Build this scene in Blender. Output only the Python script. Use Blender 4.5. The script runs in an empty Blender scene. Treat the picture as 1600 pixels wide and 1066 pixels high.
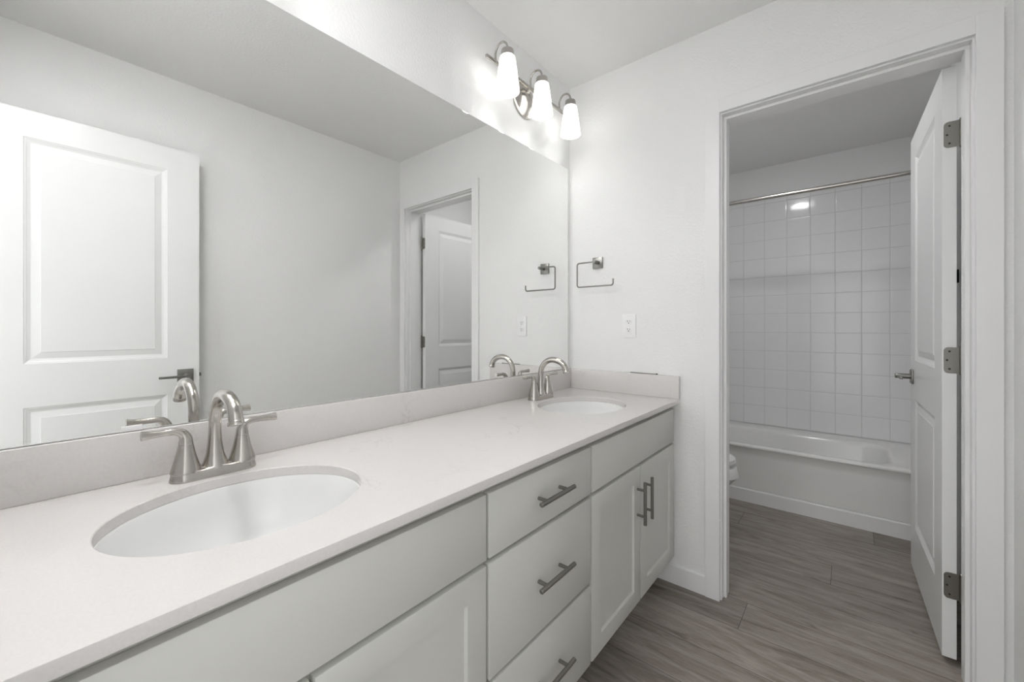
import bpy, bmesh, math, random
from math import pi, sin, cos, atan2, sqrt
from mathutils import Vector, Matrix

C = bpy.context.scene.collection
SC = bpy.context.scene
random.seed(7)

# ------------------------------------------------------------------ camera
D = 1.9024                      # far wall (with the toilet room door)
W = 1.545                       # right wall
H = 2.44                        # ceiling
NEAR = -0.12                    # wall with the entry doorway, behind the camera
TUBWALL = 3.825                 # back wall of the toilet room
HC = 0.835                      # top of the countertop

FPX = 641.0
yaw = math.atan((1329.6 - 800.0) / FPX)
cam_data = bpy.data.cameras.new('camera')
cam_data.sensor_fit = 'HORIZONTAL'
cam_data.sensor_width = 36.0
cam_data.lens = FPX * 36.0 / 1600.0
cam_data.shift_y = -(533.0 - 512.4) / 1600.0
cam_data.clip_start = 0.02
cam = bpy.data.objects.new('camera', cam_data)
cam.location = (1.169, 0.0, 1.1542)
cam.rotation_euler = (pi / 2, 0, yaw)
C.objects.link(cam)
SC.camera = cam

# ------------------------------------------------------------------ light and exposure
SC.view_settings.view_transform = 'Standard'
SC.view_settings.look = 'None'
SC.view_settings.exposure = 0.8
SC.view_settings.gamma = 1.0
SC.view_settings.use_curve_mapping = False
SC.cycles.max_bounces = 14
SC.cycles.diffuse_bounces = 8
SC.cycles.glossy_bounces = 8
SC.cycles.transmission_bounces = 8
SC.cycles.transparent_max_bounces = 12
SC.cycles.sample_clamp_indirect = 60.0
SC.cycles.blur_glossy = 0.3

BULB = 20.0                    # radiance of the vanity bulbs
GLOW = 0.38                     # radiance of the frosted lamp shades themselves
CEIL = 39.0                     # radiance of the flush ceiling lamp in the toilet room
CEIL_FILL = 31.0                    # radiance of the unseen fill light added on the vanity room ceiling
DAY = 1.2                       # daylight coming in through the entry doorway

world = bpy.data.worlds.new('world')
SC.world = world
world.use_nodes = True
world.node_tree.nodes['Background'].inputs[0].default_value = (0.98, 0.99, 1.0, 1)
world.node_tree.nodes['Background'].inputs[1].default_value = DAY

# sampling portal for the sky light that enters by the entry doorway
ld = bpy.data.lights.new('doorway_portal', 'AREA')
ld.shape = 'RECTANGLE'
ld.size = 0.76
ld.size_y = 2.06
ld.cycles.is_portal = True
lo = bpy.data.objects.new('doorway_portal', ld)
lo.location = (1.1075, -0.19, 1.03)
lo.rotation_euler = (pi / 2, 0, 0)
C.objects.link(lo)

# ------------------------------------------------------------------ materials
def new_mat(name):
    m = bpy.data.materials.new(name)
    m.use_nodes = True
    nt = m.node_tree
    return m, nt, nt.nodes['Principled BSDF']

def N(nt, kind, **kw):
    n = nt.nodes.new(kind)
    for k, v in kw.items():
        setattr(n, k, v)
    return n

def ramp(nt, stops, interp='LINEAR'):
    r = N(nt, 'ShaderNodeValToRGB')
    cr = r.color_ramp
    cr.interpolation = interp
    while len(cr.elements) < len(stops):
        cr.elements.new(0.5)
    for e, (p, c) in zip(cr.elements, stops):
        e.position = p
        e.color = c if len(c) == 4 else (*c, 1)
    return r

def objcoord(nt, scale=(1, 1, 1), loc=(0, 0, 0)):
    tc = N(nt, 'ShaderNodeTexCoord')
    mp = N(nt, 'ShaderNodeMapping')
    mp.inputs['Scale'].default_value = scale
    mp.inputs['Location'].default_value = loc
    nt.links.new(tc.outputs['Object'], mp.inputs['Vector'])
    return mp.outputs['Vector']

def paint(name, col, rough, bump_scale=0, bump=0.0, dist=0.002, spec=0.4, detail=3):
    m, nt, b = new_mat(name)
    b.inputs['Roughness'].default_value = rough
    b.inputs['Specular IOR Level'].default_value = spec
    v = objcoord(nt)
    n = N(nt, 'ShaderNodeTexNoise')
    n.inputs['Scale'].default_value = 3.0
    n.inputs['Detail'].default_value = 2
    nt.links.new(v, n.inputs['Vector'])
    r = ramp(nt, [(0.3, [c * 0.985 for c in col]), (0.7, [min(1, c * 1.01) for c in col])])
    nt.links.new(n.outputs['Fac'], r.inputs['Fac'])
    nt.links.new(r.outputs['Color'], b.inputs['Base Color'])
    if bump:
        n2 = N(nt, 'ShaderNodeTexNoise')
        n2.inputs['Scale'].default_value = bump_scale
        n2.inputs['Detail'].default_value = detail
        nt.links.new(v, n2.inputs['Vector'])
        bp = N(nt, 'ShaderNodeBump')
        bp.inputs['Strength'].default_value = bump
        bp.inputs['Distance'].default_value = dist
        nt.links.new(n2.outputs['Fac'], bp.inputs['Height'])
        nt.links.new(bp.outputs['Normal'], b.inputs['Normal'])
    return m

M = {}
M['wall'] = paint('white_wall_paint', (0.80, 0.80, 0.797), 0.6, 120, 0.42, 0.004)
M['ceiling'] = paint('white_ceiling_paint', (0.80, 0.80, 0.797), 0.75, 100, 0.4, 0.004)
M['trim'] = paint('white_trim_enamel', (0.80, 0.80, 0.80), 0.32, 40, 0.03, 0.001)
M['door'] = paint('white_door_enamel', (0.79, 0.795, 0.79), 0.30, 60, 0.04, 0.001)
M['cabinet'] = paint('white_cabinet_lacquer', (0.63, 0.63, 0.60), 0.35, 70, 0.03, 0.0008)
M['carcass'] = paint('cabinet_box_lacquer', (0.56, 0.56, 0.53), 0.45)
M['porcelain'] = paint('white_porcelain', (0.755, 0.757, 0.752), 0.08, spec=0.5)
M['acrylic'] = paint('white_tub_enamel', (0.80, 0.80, 0.785), 0.12, 25, 0.02, 0.002, spec=0.5)
M['plastic'] = paint('white_plastic', (0.82, 0.82, 0.82), 0.3)
M['dark'] = paint('dark_slot', (0.02, 0.02, 0.02), 0.5)
M['black'] = paint('black_rubber', (0.012, 0.012, 0.012), 0.6)

def metal(name, col, rough, aniso=0.5, scale=(6, 6, 300)):
    m, nt, b = new_mat(name)
    b.inputs['Metallic'].default_value = 1.0
    b.inputs['Base Color'].default_value = (*col, 1)
    b.inputs['Anisotropic'].default_value = aniso
    v = objcoord(nt, scale)
    n = N(nt, 'ShaderNodeTexNoise')
    n.inputs['Scale'].default_value = 8
    n.inputs['Detail'].default_value = 3
    nt.links.new(v, n.inputs['Vector'])
    mr = N(nt, 'ShaderNodeMapRange')
    mr.inputs['To Min'].default_value = rough * 0.8
    mr.inputs['To Max'].default_value = rough * 1.2
    nt.links.new(n.outputs['Fac'], mr.inputs['Value'])
    nt.links.new(mr.outputs['Result'], b.inputs['Roughness'])
    return m

M['nickel'] = metal('brushed_nickel', (0.50, 0.48, 0.445), 0.22)
M['pewter'] = metal('dark_brushed_nickel', (0.27, 0.26, 0.245), 0.36)
M['hinge'] = metal('satin_nickel_hinge', (0.27, 0.26, 0.235), 0.36)
M['hardware'] = metal('grey_nickel', (0.27, 0.265, 0.25), 0.32)
M['chrome'] = metal('brushed_steel_rod', (0.55, 0.53, 0.50), 0.2)

def m_mirror():
    m, nt, b = new_mat('silvered_mirror_glass')
    b.inputs['Metallic'].default_value = 1.0
    b.inputs['Base Color'].default_value = (0.935, 0.94, 0.932, 1)
    b.inputs['Roughness'].default_value = 0.0
    return m
M['mirror'] = m_mirror()
M['mirror_edge'] = paint('ground_glass_edge', (0.35, 0.37, 0.36), 0.3)

def m_clip():
    m, nt, b = new_mat('clear_plastic_clip')
    b.inputs['Base Color'].default_value = (0.9, 0.9, 0.88, 1)
    b.inputs['Roughness'].default_value = 0.15
    b.inputs['Transmission Weight'].default_value = 0.35
    return m
M['clip'] = m_clip()

def m_quartz():
    m, nt, b = new_mat('white_veined_quartz')
    b.inputs['Roughness'].default_value = 0.16
    v = objcoord(nt)
    n1 = N(nt, 'ShaderNodeTexNoise')
    n1.inputs['Scale'].default_value = 4.5
    n1.inputs['Detail'].default_value = 9
    n1.inputs['Roughness'].default_value = 0.62
    n1.inputs['Distortion'].default_value = 1.3
    nt.links.new(v, n1.inputs['Vector'])
    vein = ramp(nt, [(0.485, (0, 0, 0)), (0.5, (1, 1, 1)), (0.515, (0, 0, 0))])
    nt.links.new(n1.outputs['Fac'], vein.inputs['Fac'])
    n2 = N(nt, 'ShaderNodeTexNoise')
    n2.inputs['Scale'].default_value = 5.5
    n2.inputs['Detail'].default_value = 4
    nt.links.new(v, n2.inputs['Vector'])
    msk = ramp(nt, [(0.49, (0, 0, 0)), (0.69, (1, 1, 1))])
    nt.links.new(n2.outputs['Fac'], msk.inputs['Fac'])
    mul = N(nt, 'ShaderNodeMath', operation='MULTIPLY')
    nt.links.new(vein.outputs['Color'], mul.inputs[0])
    nt.links.new(msk.outputs['Color'], mul.inputs[1])
    n3 = N(nt, 'ShaderNodeTexNoise')
    n3.inputs['Scale'].default_value = 260
    nt.links.new(v, n3.inputs['Vector'])
    base = ramp(nt, [(0.3, (0.640, 0.620, 0.607)), (0.7, (0.670, 0.650, 0.637))])
    nt.links.new(n3.outputs['Fac'], base.inputs['Fac'])
    mx = N(nt, 'ShaderNodeMix', data_type='RGBA')
    mx.inputs['B'].default_value = (0.36, 0.34, 0.325, 1)
    nt.links.new(base.outputs['Color'], mx.inputs['A'])
    sc = N(nt, 'ShaderNodeMath', operation='MULTIPLY')
    sc.inputs[1].default_value = 0.26
    nt.links.new(mul.outputs[0], sc.inputs[0])
    nt.links.new(sc.outputs[0], mx.inputs['Factor'])
    nt.links.new(mx.outputs['Result'], b.inputs['Base Color'])
    return m
M['quartz'] = m_quartz()

def m_shade():
    m = bpy.data.materials.new('frosted_white_glass')
    m.use_nodes = True
    nt = m.node_tree
    nt.nodes.clear()
    out = N(nt, 'ShaderNodeOutputMaterial')
    tr = N(nt, 'ShaderNodeBsdfTranslucent')
    tr.inputs['Color'].default_value = (0.93, 0.93, 0.92, 1)
    df = N(nt, 'ShaderNodeBsdfDiffuse')
    df.inputs['Color'].default_value = (0.88, 0.88, 0.87, 1)
    tp = N(nt, 'ShaderNodeBsdfTransparent')
    tp.inputs['Color'].default_value = (1, 0.99, 0.97, 1)
    gl = N(nt, 'ShaderNodeBsdfGlossy')
    gl.inputs['Roughness'].default_value = 0.25
    m1 = N(nt, 'ShaderNodeMixShader'); m1.inputs[0].default_value = 0.72
    nt.links.new(tr.outputs[0], m1.inputs[1]); nt.links.new(df.outputs[0], m1.inputs[2])
    m2 = N(nt, 'ShaderNodeMixShader'); m2.inputs[0].default_value = 0.05
    nt.links.new(m1.outputs[0], m2.inputs[1]); nt.links.new(tp.outputs[0], m2.inputs[2])
    m3 = N(nt, 'ShaderNodeMixShader'); m3.inputs[0].default_value = 0.04
    nt.links.new(m2.outputs[0], m3.inputs[1]); nt.links.new(gl.outputs[0], m3.inputs[2])
    em = N(nt, 'ShaderNodeEmission')
    em.inputs[0].default_value = (1, 0.995, 0.99, 1)
    em.inputs[1].default_value = GLOW
    ad = N(nt, 'ShaderNodeAddShader')
    nt.links.new(m3.outputs[0], ad.inputs[0]); nt.links.new(em.outputs[0], ad.inputs[1])
    nt.links.new(ad.outputs[0], out.inputs[0])
    return m
M['shade'] = m_shade()

def m_emit(name, col, s):
    m = bpy.data.materials.new(name)
    m.use_nodes = True
    nt = m.node_tree
    nt.nodes.clear()
    out = N(nt, 'ShaderNodeOutputMaterial')
    e = N(nt, 'ShaderNodeEmission')
    e.inputs[0].default_value = (*col, 1)
    e.inputs[1].default_value = s
    nt.links.new(e.outputs[0], out.inputs[0])
    return m
M['ceiling_lamp'] = m_emit('lit_opal_diffuser', (1.0, 0.995, 1.0), CEIL)
M['ceiling_fill_vanity'] = m_emit('wide_fill_emitter', (1.0, 0.995, 1.0), CEIL_FILL)
M['bulb'] = m_emit('lit_bulb', (1.0, 0.99, 0.985), BULB)

def m_tile():
    m, nt, b = new_mat('white_glazed_tile')
    b.inputs['Roughness'].default_value = 0.09
    b.inputs['Specular IOR Level'].default_value = 0.3
    P = 0.1478
    tc = N(nt, 'ShaderNodeTexCoord')
    sep = N(nt, 'ShaderNodeSeparateXYZ')
    nt.links.new(tc.outputs['Object'], sep.inputs[0])
    geo = N(nt, 'ShaderNodeNewGeometry')
    sn = N(nt, 'ShaderNodeSeparateXYZ')
    nt.links.new(geo.outputs['Normal'], sn.inputs[0])
    ab = N(nt, 'ShaderNodeMath', operation='ABSOLUTE')
    nt.links.new(sn.outputs['X'], ab.inputs[0])
    side = N(nt, 'ShaderNodeMath', operation='GREATER_THAN')
    side.inputs[1].default_value = 0.5
    nt.links.new(ab.outputs[0], side.inputs[0])
    hx = N(nt, 'ShaderNodeMix', data_type='FLOAT')
    nt.links.new(side.outputs[0], hx.inputs['Factor'])
    nt.links.new(sep.outputs['X'], hx.inputs['A'])
    nt.links.new(sep.outputs['Y'], hx.inputs['B'])
    def edge(sock, off, pitch):
        a = N(nt, 'ShaderNodeMath', operation='SUBTRACT'); a.inputs[1].default_value = off - 20 * pitch
        nt.links.new(sock, a.inputs[0])
        f = N(nt, 'ShaderNodeMath', operation='DIVIDE'); f.inputs[1].default_value = pitch
        nt.links.new(a.outputs[0], f.inputs[0])
        fr = N(nt, 'ShaderNodeMath', operation='FRACT')
        nt.links.new(f.outputs[0], fr.inputs[0])
        s = N(nt, 'ShaderNodeMath', operation='SUBTRACT'); s.inputs[1].default_value = 0.5
        nt.links.new(fr.outputs[0], s.inputs[0])
        ad = N(nt, 'ShaderNodeMath', operation='ABSOLUTE')
        nt.links.new(s.outputs[0], ad.inputs[0])
        fl = N(nt, 'ShaderNodeMath', operation='FLOOR')
        nt.links.new(f.outputs[0], fl.inputs[0])
        return ad.outputs[0], fl.outputs[0]
    ex, ix = edge(hx.outputs['Result'], 0.4891, P)
    ez, iz = edge(sep.outputs['Z'], 0.5272, 0.1472)
    mxm = N(nt, 'ShaderNodeMath', operation='MAXIMUM')
    nt.links.new(ex, mxm.inputs[0]); nt.links.new(ez, mxm.inputs[1])
    g = ramp(nt, [(0.487, (0, 0, 0)), (0.492, (1, 1, 1))])
    nt.links.new(mxm.outputs[0], g.inputs['Fac'])
    col = N(nt, 'ShaderNodeMix', data_type='RGBA')
    col.inputs['A'].default_value = (0.80, 0.80, 0.805, 1)
    col.inputs['B'].default_value = (0.60, 0.60, 0.60, 1)
    nt.links.new(g.outputs['Color'], col.inputs['Factor'])
    nt.links.new(col.outputs['Result'], b.inputs['Base Color'])
    rr = N(nt, 'ShaderNodeMapRange')
    rr.inputs['To Min'].default_value = 0.09
    rr.inputs['To Max'].default_value = 0.6
    nt.links.new(g.outputs['Color'], rr.inputs['Value'])
    nt.links.new(rr.outputs['Result'], b.inputs['Roughness'])
    # pillowed edge of each tile
    pil = ramp(nt, [(0.0, (1, 1, 1)), (0.44, (0.97, 0.97, 0.97)), (0.485, (0.6, 0.6, 0.6)), (0.495, (0, 0, 0))])
    pil.color_ramp.interpolation = 'EASE'
    nt.links.new(mxm.outputs[0], pil.inputs['Fac'])
    bp = N(nt, 'ShaderNodeBump')
    bp.inputs['Strength'].default_value = 0.6
    bp.inputs['Distance'].default_value = 0.0016
    nt.links.new(pil.outputs['Color'], bp.inputs['Height'])
    n = N(nt, 'ShaderNodeTexNoise')
    n.inputs['Scale'].default_value = 14
    nt.links.new(tc.outputs['Object'], n.inputs['Vector'])
    b2 = N(nt, 'ShaderNodeBump')
    b2.inputs['Strength'].default_value = 0.12
    b2.inputs['Distance'].default_value = 0.004
    nt.links.new(n.outputs['Fac'], b2.inputs['Height'])
    nt.links.new(bp.outputs['Normal'], b2.inputs['Normal'])
    nt.links.new(b2.outputs['Normal'], b.inputs['Normal'])
    return m
M['tile'] = m_tile()

def m_planks():
    """grey oak vinyl planks; uv = metres along / across one plank, attribute 'tone' = one value per plank"""
    m, nt, b = new_mat('grey_oak_planks')
    uv = N(nt, 'ShaderNodeUVMap'); uv.uv_map = 'plank'
    at = N(nt, 'ShaderNodeAttribute'); at.attribute_name = 'tone'
    comb = N(nt, 'ShaderNodeCombineXYZ')
    sp = N(nt, 'ShaderNodeSeparateXYZ')
    nt.links.new(uv.outputs[0], sp.inputs[0])
    off = N(nt, 'ShaderNodeMath', operation='MULTIPLY'); off.inputs[1].default_value = 37.0
    nt.links.new(at.outputs['Fac'], off.inputs[0])
    nt.links.new(off.outputs[0], comb.inputs['Z'])
    nt.links.new(sp.outputs['X'], comb.inputs['X'])
    nt.links.new(sp.outputs['Y'], comb.inputs['Y'])
    def noise(scale, stretch, detail, rough, dist=0.0):
        mp = N(nt, 'ShaderNodeMapping'); mp.inputs['Scale'].default_value = stretch
        nt.links.new(comb.outputs[0], mp.inputs['Vector'])
        n = N(nt, 'ShaderNodeTexNoise')
        n.inputs['Scale'].default_value = scale
        n.inputs['Detail'].default_value = detail
        n.inputs['Roughness'].default_value = rough
        n.inputs['Distortion'].default_value = dist
        nt.links.new(mp.outputs[0], n.inputs['Vector'])
        return n.outputs['Fac']
    broad = noise(2.4, (1.2, 9, 1), 7, 0.68, 1.1)
    fine = noise(14, (1.1, 34, 1), 7, 0.75, 0.5)
    knots = noise(1.6, (1.5, 5.5, 1), 3, 0.5, 2.2)
    r1 = ramp(nt, [(0.25, (0.125, 0.107, 0.090)), (0.43, (0.232, 0.206, 0.178)), (0.6, (0.318, 0.288, 0.254)), (0.85, (0.39, 0.358, 0.320))])
    nt.links.new(broad, r1.inputs['Fac'])
    r2 = ramp(nt, [(0.30, (0.52, 0.51, 0.50)), (0.5, (1, 1, 1)), (0.72, (1.2, 1.2, 1.2))])
    nt.links.new(fine, r2.inputs['Fac'])
    mul = N(nt, 'ShaderNodeMix', data_type='RGBA', blend_type='MULTIPLY')
    mul.inputs['Factor'].default_value = 0.8
    nt.links.new(r1.outputs['Color'], mul.inputs['A']); nt.links.new(r2.outputs['Color'], mul.inputs['B'])
    kr = ramp(nt, [(0.66, (1, 1, 1)), (0.74, (0.55, 0.52, 0.5))])
    nt.links.new(knots, kr.inputs['Fac'])
    mk = N(nt, 'ShaderNodeMix', data_type='RGBA', blend_type='MULTIPLY')
    mk.inputs['Factor'].default_value = 0.8
    nt.links.new(mul.outputs['Result'], mk.inputs['A']); nt.links.new(kr.outputs['Color'], mk.inputs['B'])
    tn = ramp(nt, [(0.0, (0.80, 0.79, 0.78)), (0.5, (1, 1, 1)), (1.0, (1.14, 1.14, 1.14))])
    nt.links.new(at.outputs['Fac'], tn.inputs['Fac'])
    mt = N(nt, 'ShaderNodeMix', data_type='RGBA', blend_type='MULTIPLY')
    mt.inputs['Factor'].default_value = 1.0
    nt.links.new(mk.outputs['Result'], mt.inputs['A']); nt.links.new(tn.outputs['Color'], mt.inputs['B'])
    nt.links.new(mt.outputs['Result'], b.inputs['Base Color'])
    b.inputs['Roughness'].default_value = 0.42
    b.inputs['Specular IOR Level'].default_value = 0.35
    bp = N(nt, 'ShaderNodeBump')
    bp.inputs['Strength'].default_value = 0.12
    bp.inputs['Distance'].default_value = 0.001
    nt.links.new(fine, bp.inputs['Height'])
    nt.links.new(bp.outputs['Normal'], b.inputs['Normal'])
    return m
M['planks'] = m_planks()
M['groove'] = paint('dark_plank_groove', (0.075, 0.066, 0.058), 0.7)

# ------------------------------------------------------------------ mesh helpers
def nb():
    return bmesh.new()

def absorb(bm, other):
    me = bpy.data.meshes.new('tmp')
    other.to_mesh(me)
    other.free()
    bm.from_mesh(me)
    bpy.data.meshes.remove(me)

def box(bm, x0, x1, y0, y1, z0, z1, bev=0.0, seg=2, mat=0):
    t = bmesh.new()
    bmesh.ops.create_cube(t, size=1.0)
    for v in t.verts:
        v.co = Vector((x0 + (v.co.x + .5) * (x1 - x0), y0 + (v.co.y + .5) * (y1 - y0), z0 + (v.co.z + .5) * (z1 - z0)))
    if bev:
        bmesh.ops.bevel(t, geom=list(t.edges), offset=bev, segments=seg, affect='EDGES', profile=0.5)
    for f in t.faces:
        f.material_index = mat
    absorb(bm, t)

def tube(bm, pts, r, n=14, cap=True, flat=None):
    """sweep a circle (or ellipse: flat=(a,b) multipliers per point) along pts"""
    P = [Vector(p) for p in pts]
    R = r if isinstance(r, (list, tuple)) else [r] * len(P)
    t = bmesh.new()
    tang = []
    for i in range(len(P)):
        a = P[max(i - 1, 0)]; b = P[min(i + 1, len(P) - 1)]
        tang.append((b - a).normalized())
    up = Vector((0, 0, 1)) if abs(tang[0].z) < 0.9 else Vector((1, 0, 0))
    u = tang[0].cross(up).normalized()
    rings = []
    for i, p in enumerate(P):
        if i:
            q = tang[i - 1].rotation_difference(tang[i])
            u = q @ u
        u = (u - tang[i] * u.dot(tang[i])).normalized()
        w = tang[i].cross(u)
        ring = []
        for k in range(n):
            a = 2 * pi * k / n
            ring.append(t.verts.new(p + u * (cos(a) * R[i]) + w * (sin(a) * R[i])))
        rings.append(ring)
    for A, B in zip(rings, rings[1:]):
        for k in range(n):
            t.faces.new((A[k], A[(k + 1) % n], B[(k + 1) % n], B[k]))
    if cap:
        t.faces.new(rings[0][::-1]); t.faces.new(rings[-1])
    bmesh.ops.recalc_face_normals(t, faces=t.faces)
    absorb(bm, t)

def lathe(bm, prof, c=(0, 0, 0), n=32, sx=1.0, sy=1.0, axis='z', closed_ends=True):
    """prof: (radius, height) pairs; axis z / x / y"""
    t = bmesh.new()
    rings = []
    for r, h in prof:
        if r < 1e-6:
            rings.append([t.verts.new((0, 0, h))])
        else:
            rings.append([t.verts.new((r * sx * cos(2 * pi * k / n), r * sy * sin(2 * pi * k / n), h)) for k in range(n)])
    for A, B in zip(rings, rings[1:]):
        for k in range(n):
            k2 = (k + 1) % n
            if len(A) == 1 and len(B) == 1:
                continue
            if len(A) == 1:
                t.faces.new((A[0], B[k], B[k2]))
            elif len(B) == 1:
                t.faces.new((A[k], A[k2], B[0]))
            else:
                t.faces.new((A[k], A[k2], B[k2], B[k]))
    if closed_ends:
        if len(rings[0]) > 1: t.faces.new(rings[0][::-1])
        if len(rings[-1]) > 1: t.faces.new(rings[-1])
    bmesh.ops.recalc_face_normals(t, faces=t.faces)
    for v in t.verts:
        x, y, z = v.co
        if axis == 'x':
            v.co = Vector((z, x, y))
        elif axis == 'y':
            v.co = Vector((x, z, y))
        v.co += Vector(c)
    bmesh.ops.recalc_face_normals(t, faces=t.faces)
    absorb(bm, t)

def quad(bm, a, b, c, d, mat=0):
    f = bm.faces.new([bm.verts.new(p) for p in (a, b, c, d)])
    f.material_index = mat
    return f

def prism(bm, poly, z0, z1, axis='z', bev=0.0):
    """extrude a 2-D outline; axis x: poly=(y,z); axis y: poly=(x,z); axis z: poly=(x,y)"""
    t = bmesh.new()
    def P(p, h):
        return {'z': (p[0], p[1], h), 'x': (h, p[0], p[1]), 'y': (p[0], h, p[1])}[axis]
    a = [t.verts.new(P(p, z0)) for p in poly]
    b = [t.verts.new(P(p, z1)) for p in poly]
    t.faces.new(a[::-1]); t.faces.new(b)
    for i in range(len(poly)):
        j = (i + 1) % len(poly)
        t.faces.new((a[i], a[j], b[j], b[i]))
    bmesh.ops.recalc_face_normals(t, faces=t.faces)
    if bev:
        bmesh.ops.bevel(t, geom=list(t.edges), offset=bev, segments=2, affect='EDGES', profile=0.5)
    absorb(bm, t)

def rrect(w, h, r, n=8, cx=0, cy=0):
    o = []
    for qx, qy, a0 in ((1, 1, 0), (-1, 1, pi / 2), (-1, -1, pi), (1, -1, 1.5 * pi)):
        for k in range(n + 1):
            a = a0 + (pi / 2) * k / n
            o.append((cx + qx * (w / 2 - r) + r * cos(a), cy + qy * (h / 2 - r) + r * sin(a)))
    return o

def arc(cx, cz, r, a0, a1, n):
    return [(cx + r * cos(a0 + (a1 - a0) * k / n), cz + r * sin(a0 + (a1 - a0) * k / n)) for k in range(n + 1)]

def smooth_pts(pts, n=8):
    """Catmull-Rom through the points"""
    P = [Vector(p) for p in pts]
    P = [P[0] * 2 - P[1]] + P + [P[-1] * 2 - P[-2]]
    out = []
    for i in range(1, len(P) - 2):
        for k in range(n):
            t = k / n
            a, b, c, d = P[i - 1:i + 3]
            out.append(0.5 * ((2 * b) + (c - a) * t + (2 * a - 5 * b + 4 * c - d) * t * t + (3 * b - a - 3 * c + d) * t ** 3))
    out.append(P[-2])
    return out

def lerp_list(vals, n):
    out = []
    for a, b in zip(vals, vals[1:]):
        out += [a + (b - a) * k / n for k in range(n)]
    return out + [vals[-1]]

def obj(name, bm, mats, parent=None, smooth=None, label=None):
    me = bpy.data.meshes.new(name)
    bm.to_mesh(me)
    bm.free()
    for m in (mats if isinstance(mats, (list, tuple)) else [mats]):
        me.materials.append(m)
    o = bpy.data.objects.new(name, me)
    C.objects.link(o)
    if parent is not None:
        o.parent = parent
    if smooth is not None:
        for p in me.polygons:
            p.use_smooth = True
        me.set_sharp_from_angle(angle=math.radians(smooth))
    if label:
        o['label'] = label
    return o

def tag(o, label, cat, group=None, kind=None):
    o['label'] = label
    o['category'] = cat
    if group: o['group'] = group
    if kind: o['kind'] = kind
    return o

def thing(name, loc, label, cat, rz=0.0, group=None, kind=None):
    e = bpy.data.objects.new(name, None)
    e.empty_display_size = 0.05
    C.objects.link(e)
    e.location = loc
    e.rotation_euler = (0, 0, rz)
    return tag(e, label, cat, group, kind)

def copy_tree(o, parent=None):
    c = o.copy()
    C.objects.link(c)
    c.parent = parent
    for ch in list(o.children):
        copy_tree(ch, c)
    return c

def struct(name, bm, mats, label, cat, smooth=None):
    return tag(obj(name, bm, mats, None, smooth), label, cat, None, 'structure')

# ------------------------------------------------------------------ room shell
T = 0.135                        # wall thickness
BACK = TUBWALL + 0.11
OX0, OX1, OZ = 0.748, 1.461, 2.056      # clear toilet room door opening between the jambs
JT = 0.018
EX0, EX1 = 0.745, 1.470          # entry doorway

b = nb(); box(b, -0.12, 0.0, NEAR - T, BACK, 0, H)
struct('wall_left', b, M['wall'], 'white textured wall carrying the big mirror and the vanity light', 'wall')
b = nb(); box(b, W, W + 0.12, NEAR - T, BACK, 0, H)
struct('wall_right', b, M['wall'], 'plain white wall behind the open panelled entry door', 'wall')
b = nb()
box(b, 0, OX0 - JT, D, D + T, 0, H)
box(b, OX1 + JT, W, D, D + T, 0, H)
box(b, OX0 - JT, OX1 + JT, D, D + T, OZ + JT, H)
struct('wall_far', b, M['wall'], 'white textured wall with the towel ring, outlet and toilet room doorway', 'wall')
b = nb()
box(b, 0, EX0 - JT, NEAR - T, NEAR, 0, H)
box(b, EX1 + JT, W, NEAR - T, NEAR, 0, H)
box(b, EX0 - JT, EX1 + JT, NEAR - T, NEAR, OZ + JT, H)
struct('wall_near', b, M['wall'], 'white wall around the entry doorway at the near end of the vanity', 'wall')
b = nb(); box(b, 0, W, TUBWALL, BACK, 0, H)
struct('wall_tub', b, M['wall'], 'white wall behind the bathtub above the tile', 'wall')
b = nb(); box(b, -0.12, W + 0.12, NEAR - T, BACK, H, H + 0.1)
struct('ceiling', b, M['ceiling'], 'white textured ceiling over the vanity and the toilet room', 'ceiling')

# tiled cladding of the tub alcove (returns along both end walls)
b = nb()
TZ0, TZ1 = 0.3755, 2.172
box(b, 0.0, W, TUBWALL - 0.010, TUBWALL - 0.0005, TZ0, TZ1, 0.003)
box(b, 0.0005, 0.010, 3.06, TUBWALL - 0.010, TZ0, TZ1, 0.003)
box(b, W - 0.010, W - 0.0005, 3.06, TUBWALL - 0.010, TZ0, TZ1, 0.003)
struct('wall_tile', b, M['tile'], 'square white glazed tiles on the walls around the bathtub', 'wall tile')

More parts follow.
